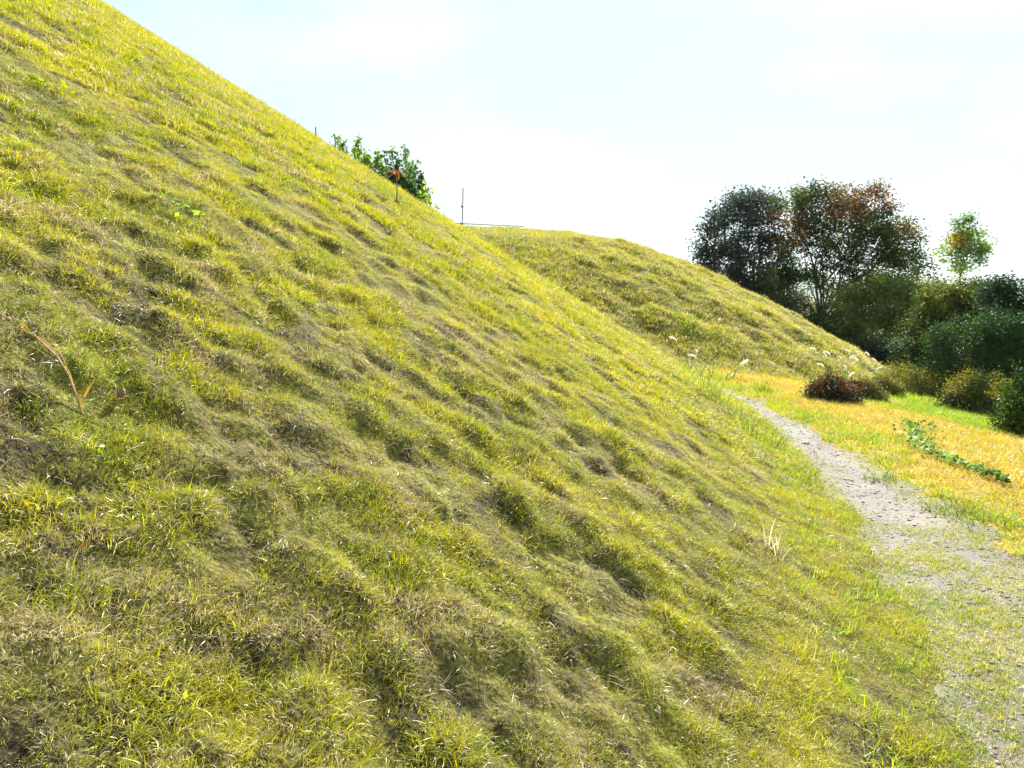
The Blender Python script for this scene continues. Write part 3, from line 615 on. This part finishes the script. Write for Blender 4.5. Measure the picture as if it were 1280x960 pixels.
# ---------------------------------------------------------------- pampas plumes
PLUME = col_mat('plume', .3, .0)
def pampas(px, py, L_, lean, label, group, d=None):
    """stem with a silky drooping plume whose head shows at px, py"""
    x = column(px, d, .5); zt = zof(py, d); zg = hz(x, d)
    h = max(.25, zt-zg); r = empty('pampas_grass', (x, d, zg)); tag(r, label, 'pampas grass', group)
    top = np.array([lean*.35, 0, h]); m_ = np.array([lean*.05, 0, h*.5]); V, F = tube([([(0, 0, -.03), m_, top], [.006, .005, .003])], 4); mesh_np('stem', V, F, STEM, r)
    Vs = []; Fs = []; cs = []
    for k in range(70):
        f = rng.uniform(0, 1); c = top+np.array([lean*L_*(f**1.5)*1.0, 0, L_*(f-.55*f*f)*.9]); a = rng.uniform(0, 6.28); o = np.array([math.cos(a), math.sin(a), 0])*.035*math.sin(math.pi*min(1, f*.8+.15))
        dn = np.array([lean*.5, 0, .55])*.09; b = len(Vs); w_ = np.cross(o, (0, 0, 1)); w_ = w_/(np.linalg.norm(w_)+1e-9)*.006
        Vs += [c-w_, c+w_, c+o+dn+w_, c+o+dn-w_]; Fs.append((b, b+1, b+2, b+3)); cs += [np.array([.85, .82, .74])*rng.uniform(.8, 1.1)]*4
    mesh_np('plume', np.array(Vs), np.array(Fs), PLUME, r, cols=np.array(cs))
    Vs = []; Fs = []; cs = []
    for k in range(7):
        a = rng.uniform(0, 6.28); dd = np.array([math.cos(a), math.sin(a), 0]); s = np.array([-dd[1], dd[0], 0])*.007; q = h*rng.uniform(.35, .75); b = len(Vs)
        P = [np.zeros(3), dd*.10+np.array([0, 0, q*.7]), dd*.24+np.array([0, 0, q]), dd*.42+np.array([0, 0, q*.8])]
        for i, p_ in enumerate(P): ww = s*(1, 1, .7, .1)[i]; Vs += [p_-ww, p_+ww]; cs += [np.array([.16, .24, .05])]*2
        for i in range(3): Fs.append((b+2*i, b+2*i+1, b+2*i+3, b+2*i+2))
    mesh_np('leaves', np.array(Vs), np.array(Fs), LEAF, r, cols=np.array(cs)); return r
g1 = 'pampas plumes at the right foot of the far mound'
for i, (px_, py_, d) in enumerate([(1040, 444, 20), (1049, 443, 20.6), (1054, 446, 20.2), (1061, 447, 19.5), (1066, 458, 19.3), (1043, 456, 18.8), (1053, 468, 18.6), (1069, 438, 22), (1080, 440, 21.5), (1085, 448, 20.7), (1088, 460, 20.1), (1094, 441, 22.5), (1102, 449, 21.4), (1032, 441, 20)]):
    pampas(px_, py_+6, .26, [-.35, -.6, .5, -.4][i % 4], 'silvery pampas plume in the cluster above the low red bushes', g1, d)
for i, (px_, py_, d, lb) in enumerate([(862, 424, 15.6, 'pale pampas plume, highest on the left foot of the far mound'), (876, 440, 15.4, 'pale pampas plume below the highest one left of the path end'), (890, 446, 15.7, 'pale leaning plume just above the far end of the path'), (897, 400, 19.3, 'single thin whitish plume alone on the face of the far mound'), (908, 462, 15.2, 'pale seed head on a stalk at the far end of the path'), (917, 460, 15.4, 'pale feathery seed head right of the far path end')]):
    pampas(px_, py_+5, .2, [-.7, -.2, -.8, .05, .7, .5][i], lb, None, d)
# ---------------------------------------------------------------- weeds and leaves
def blades(name, label, cat, x, y, n, L_, spread, width, pal, droop=.9, up=.3, mat=None, group=None, seed=0, bias=(0, 0)):
    rg = np.random.RandomState(seed+77); z = hz(x, y); Vs = []; Fs = []; cs = []
    for k in range(n):
        a = rg.uniform(0, 6.28); d = np.array([math.cos(a)+bias[0], math.sin(a)+bias[1], 0]); d /= np.linalg.norm(d); s = np.array([-d[1], d[0], 0]); ro = rg.uniform(-.8, .8); s = s*math.cos(ro)+np.array([0, 0, math.sin(ro)])
        bx, by = rg.uniform(-1, 1, 2)*spread; p = np.array([bx, by, hz(x+bx, y+by)-z-.01]); an = abs(rg.normal(up, .25)); l = L_*rg.uniform(.5, 1.15); b = len(Vs); c = np.array(pal[rg.randint(len(pal))])*rg.uniform(.8, 1.2); seg = 5
        for i in range(seg+1):
            w_ = width*(1-(i/seg)**1.8)*.5+.0003; Vs += [p-s*w_, p+s*w_]; cs += [c, c]; p = p+(d*math.sin(an)+np.array([0, 0, math.cos(an)]))*l/seg; an += droop*rg.uniform(.5, 1.3)/seg
        for i in range(seg): Fs.append((b+2*i, b+2*i+1, b+2*i+3, b+2*i+2))
    o = mesh_np(name, np.array(Vs), np.array(Fs), mat or LEAF, cols=np.array(cs)); o.location = (x, y, z); tag(o, label, cat, group); return o
GR = [(.09, .16, .025), (.15, .22, .03), (.26, .29, .05)]
for i, (px_, py_, lb, L_) in enumerate([(905, 512, 'tall arching grass tuft on the left edge of the path near its far end', .55), (925, 530, 'arching bright green grass tuft nearest the middle of the path left edge', .45), (948, 550, 'low wide green grass tuft spilling over the left path edge', .36), (884, 500, 'tall thin grass tuft hiding the bend of the path', .6), (965, 560, 'small green grass tuft lowest on the left path edge', .25)]):
    x, y, z = hit(px_, py_); blades('grass_tuft', lb, 'grass tuft', x, y, 38, L_*.75, .16, .007, GR, 1.2, .3, seed=i, group='tall grass tufts along the left path edge')
for i, (px_, py_, lb) in enumerate([(955, 490, 'lush green grass tuft right of the path bend'), (1215, 650, 'dark green grass clump on the right edge of the path'), (1180, 640, 'low green grass clump on the right path edge, left of the dark one'), (1100, 600, 'small yellow green grass clump on the right path edge, upper part')]):
    x, y, z = hit(px_, py_); blades('grass_tuft', lb, 'grass tuft', x, y, 90, .12 if i else .3, .14, .006, [(.10, .18, .03), (.22, .28, .04)], 1.1, .5, seed=20+i)
x, y, z = hit(965, 690); blades('dry_grass_tuft', 'whitish dry grass tuft low on the mound beside the path', 'grass tuft', x, y, 26, .2, .06, .005, [(.6, .56, .42), (.45, .38, .22)], .8, .4, seed=31)
x, y, z = hit(935, 680); blades('dry_grass_tuft', 'tangled pale dead grass tuft above the whitish one on the mound', 'grass tuft', x, y, 40, .14, .08, .004, [(.5, .42, .26), (.35, .26, .14)], 1.8, .7, seed=32)
# broken reed stalk at the left
def reed():
    x1, y1, z1 = hit(103, 518); x0, y0, z0 = hit(-6, 432)
    r = empty('dry_reed', (x1, y1, z1)); tag(r, 'long dry orange reed stalk lying up the mound at the left edge', 'reed')
    o = np.array([x1, y1, z1]); P = []
    for t in np.linspace(0, 1.02, 9):
        x, y = x1+(x0-x1)*t, y1+(y0-y1)*t; P.append(np.array([x, y, hz(x, y)+.05+.07*math.sin(math.pi*min(t, 1))])-o)
    P[0] = np.array([0, 0, 0.0])
    V, F = tube([(P, list(np.linspace(.003, .0012, 9)))], 6); RE = plain_mat('dry_reed', (.26, .17, .06), (.38, .27, .11), 40, .7, .2); mesh_np('stalk', V, F, RE, r)
    Vs = []; Fs = []; cs = []
    def strip(pts, w_, c):
        b = len(Vs)
        for i, p in enumerate(pts):
            f = i/(len(pts)-1); ww = w_*math.sin(math.pi*(f*.85+.1)); Vs.extend([p-np.array([0, .3, .9])*ww, p+np.array([0, .3, .9])*ww]); cs.extend([c, c])
        for i in range(len(pts)-1): Fs.append((b+2*i, b+2*i+1, b+2*i+3, b+2*i+2))
    for (t0, t1, w_, c, dz) in ((.55, .72, .004, (.36, .22, .03), .02), (.22, .5, .004, (.34, .19, .09), .015), (.1, .32, .003, (.40, .30, .13), .03), (0, .2, .004, (.36, .23, .06), .02)):
        pts = []
        for q in np.linspace(t0, t1, 6): i = q*8; a = int(i); pts.append(P[a]*(1-(i-a))+P[min(a+1, 8)]*(i-a)+np.array([0, 0, dz*math.sin(math.pi*(q-t0)/(t1-t0))]))
        strip(pts, w_, np.array(c))
    for k in range(5): strip([np.array([0, 0, 0]), np.array([.005*k-.01, 0, .05]), np.array([.012*k-.01, .01, .09+.015*(k % 3)])], .004, np.array([.6, .36, .07]))
    mesh_np('leaves', np.array(Vs), np.array(Fs), LEAF, r, cols=np.array(cs))
reed()
# leaves and sprouts lying on the turf
def sprout(name, label, cat, px, py, n, size, rad, pal, lift=.03, up=.5, line=None, group=None):
    n = int(n)
    x, y, z = hit(px, py); C = []
    for k in range(n):
        if line: t = k/max(1, n-1); qx, qy, _ = hit(px+(line[0]-px)*t, py+(line[1]-py)*t); dx, dy = qx-x+rng.normal(0, rad), qy-y+rng.normal(0, rad)
        else: dx, dy = rng.normal(0, rad, 2)
        C.append((dx, dy, hz(x+dx, y+dy)-z+lift*rng.uniform(.6, 1.6)))
    C = np.array(C); st, sf = tube([([(0, 0, -.01) if not line else (c[0]*.97, c[1]*.97, c[2]-lift*1.6), tuple(c)], [.0015, .001]) for c in C], 3)
    r = empty(name, (x, y, z)); tag(r, label, cat, group); mesh_np('stem', st, sf, STEM, r)
    q = rng.randint(0, len(pal), n); V, F, c = leaf_mesh(C, size*.7, np.array(pal)[q], .5, 2.0); mesh_np('leaves', V, F, LEAF, r, cols=c); return r
LIME = [(.22, .29, .02), (.28, .31, .03)]
sprout('weed_sprout', 'lime green sprout in the turf at the lower left of the mound', 'weed', 122, 590, 4, .05, .015, LIME, .06)
sprout('weed_sprout', 'lime green broad leaf sprout near the middle of the mound', 'weed', 486, 461, 4, .07, .03, LIME, .08)
sprout('weed_sprout', 'small bright green leaf rosette high on the left of the mound', 'weed', 228, 271, 14, .06, .06, [(.25, .5, .05), (.4, .6, .08)], .05)
sprout('creeping_weed', 'thin line of lime creeping leaves near the top left of the mound', 'weed', 33, 112, 22, .09, .03, LIME, .06, line=(88, 126))
sprout('weed_sprout', 'pair of yellow green leaves high on the mound below the leafy shrubs', 'weed', 361, 236, 3, .09, .03, LIME, .06)
sprout('weed_sprout', 'yellow green upright leaf below the withered brown weed', 'weed', 498, 290, 3, .09, .03, LIME, .08)
sprout('fallen_leaf', 'small yellow leaf caught in the turf at the bottom left', 'leaf', 233, 902, 1, .035, .0, [(.75, .58, .02)], .07)
sprout('weed_sprout', 'tiny green sprout in the turf near the bottom centre', 'weed', 502, 828, 3, .03, .008, [(.25, .55, .05)], .07)
sprout('yellow_weed', 'small plant with a yellow bloom on the golden slope by the right edge', 'weed', 1256, 656, 7, .055, .03, [(.15, .45, .04), (.3, .55, .04), (.75, .7, .03)], .07)
sprout('weed_sprout', 'tuft of fresh green leaves on the face of the far mound', 'weed', 858, 405, 50, .12, .22, [(.12, .30, .03), (.22, .38, .04)], .1)
sprout('weed_sprout', 'pale green weed on the face of the far mound, near its left edge', 'weed', 643, 308, 30, .12, .15, [(.30, .42, .14), (.22, .34, .1)], .18)
def cone_():
    x, y, z = hit(152, 508); Vs = []; Fs = []
    n = 9
    for i in range(10):
        f = i/9; rr_ = .011*math.sin(math.pi*(.12+.8*f))
        for k in range(n): a = 6.283*k/n+i*.35; q = rr_*(1.25 if (k+i) % 2 else .85); Vs.append((math.cos(a)*q, math.sin(a)*q, .036*f))
    for i in range(9):
        for k in range(n): Fs.append((i*n+k, i*n+(k+1) % n, (i+1)*n+(k+1) % n, (i+1)*n+k))
    o = mesh_np('pine_cone', np.array(Vs), np.array(Fs), plain_mat('cone_brown', (.14, .08, .05), (.32, .2, .14), 80, .8, .4)); o.location = (x, y, z+.03); o.rotation_euler = (.5, .4, 0); tag(o, 'small brown cone standing in the turf right of the dry reed', 'cone')
cone_()
# creeper on the golden slope
def creeper():
    pts = [hit(*p_) for p_ in ((1150, 535), (1143, 548), (1152, 563), (1175, 575), (1205, 588), (1240, 601), (1262, 608))]
    x, y, z = pts[0]; r = empty('creeper', (x, y, z)); tag(r, 'trailing green creeper with round leaves crossing the golden slope', 'creeper')
    o = np.array([x, y, z]); A = np.array(pts); t = np.linspace(0, len(pts)-1, 60); C = np.stack([np.interp(t, np.arange(len(pts)), A[:, k]) for k in range(3)], 1)
    C[:, 2] = height(C[:, 0], C[:, 1])+.06; V, F = tube([(list(C-o), [.005]*60)], 5); mesh_np('vine', V, F, STEM, r)
    n = 620; tt = rng.uniform(0, 1, n)**1.25*59; i = tt.astype(int); P = C[i]+rng.normal(0, 1, (n, 3))*np.array([.09, .16, .0])*(1.15-tt/59)[:, None]; P[:, 2] = height(P[:, 0], P[:, 1])+rng.uniform(.03, .09, n)
    V, F, c = leaf_mesh(P, .048, np.array([(.08, .16, .03), (.14, .24, .05), (.26, .34, .12)])[rng.randint(0, 3, n)], .35, 1.15); mesh_np('leaves', V-o, F, LEAF, r, cols=c)
creeper()

for i, (px_, py_, lb, c_) in enumerate([(215, 548, 'small brown fallen leaf on the mound right of the dry reed', (.22, .10, .05)), (105, 720, 'reddish fallen leaf in the turf at the lower left', (.35, .10, .05)), (770, 265, '', 0), (218, 183, 'rusty fallen leaf high on the mound above the small bright leaf rosette', (.35, .14, .05)), (345, 925, 'light brown curled fallen leaf at the bottom of the near mound', (.36, .24, .12))]):
    if lb: sprout('fallen_leaf', lb, 'leaf', px_, py_, 1, .04, .0, [c_], .06)
# ---------------------------------------------------------------- air
def haze():
    x0, x1, y0, y1, z0, z1 = -4200, 4200, -4200, 4200, -22, 190
    V = np.array([(x, y, z) for z in (z0, z1) for x, y in ((x0, y0), (x1, y0), (x1, y1), (x0, y1))], float)
    F = np.array([(3, 2, 1, 0), (4, 5, 6, 7), (0, 1, 5, 4), (1, 2, 6, 5), (2, 3, 7, 6), (3, 0, 4, 7)])
    m, nt = MAT('haze'); v = N(nt, 'ShaderNodeVolumePrincipled'); o = N(nt, 'ShaderNodeOutputMaterial')
    v.inputs['Color'].default_value = (.82, .92, 1, 1); v.inputs['Density'].default_value = .00012; nt.links.new(v.outputs[0], o.inputs['Volume'])
    tag(mesh_np('haze', V, F, m), 'thin pale haze in the air in front of the distant hills', 'haze', kind='stuff')
haze()
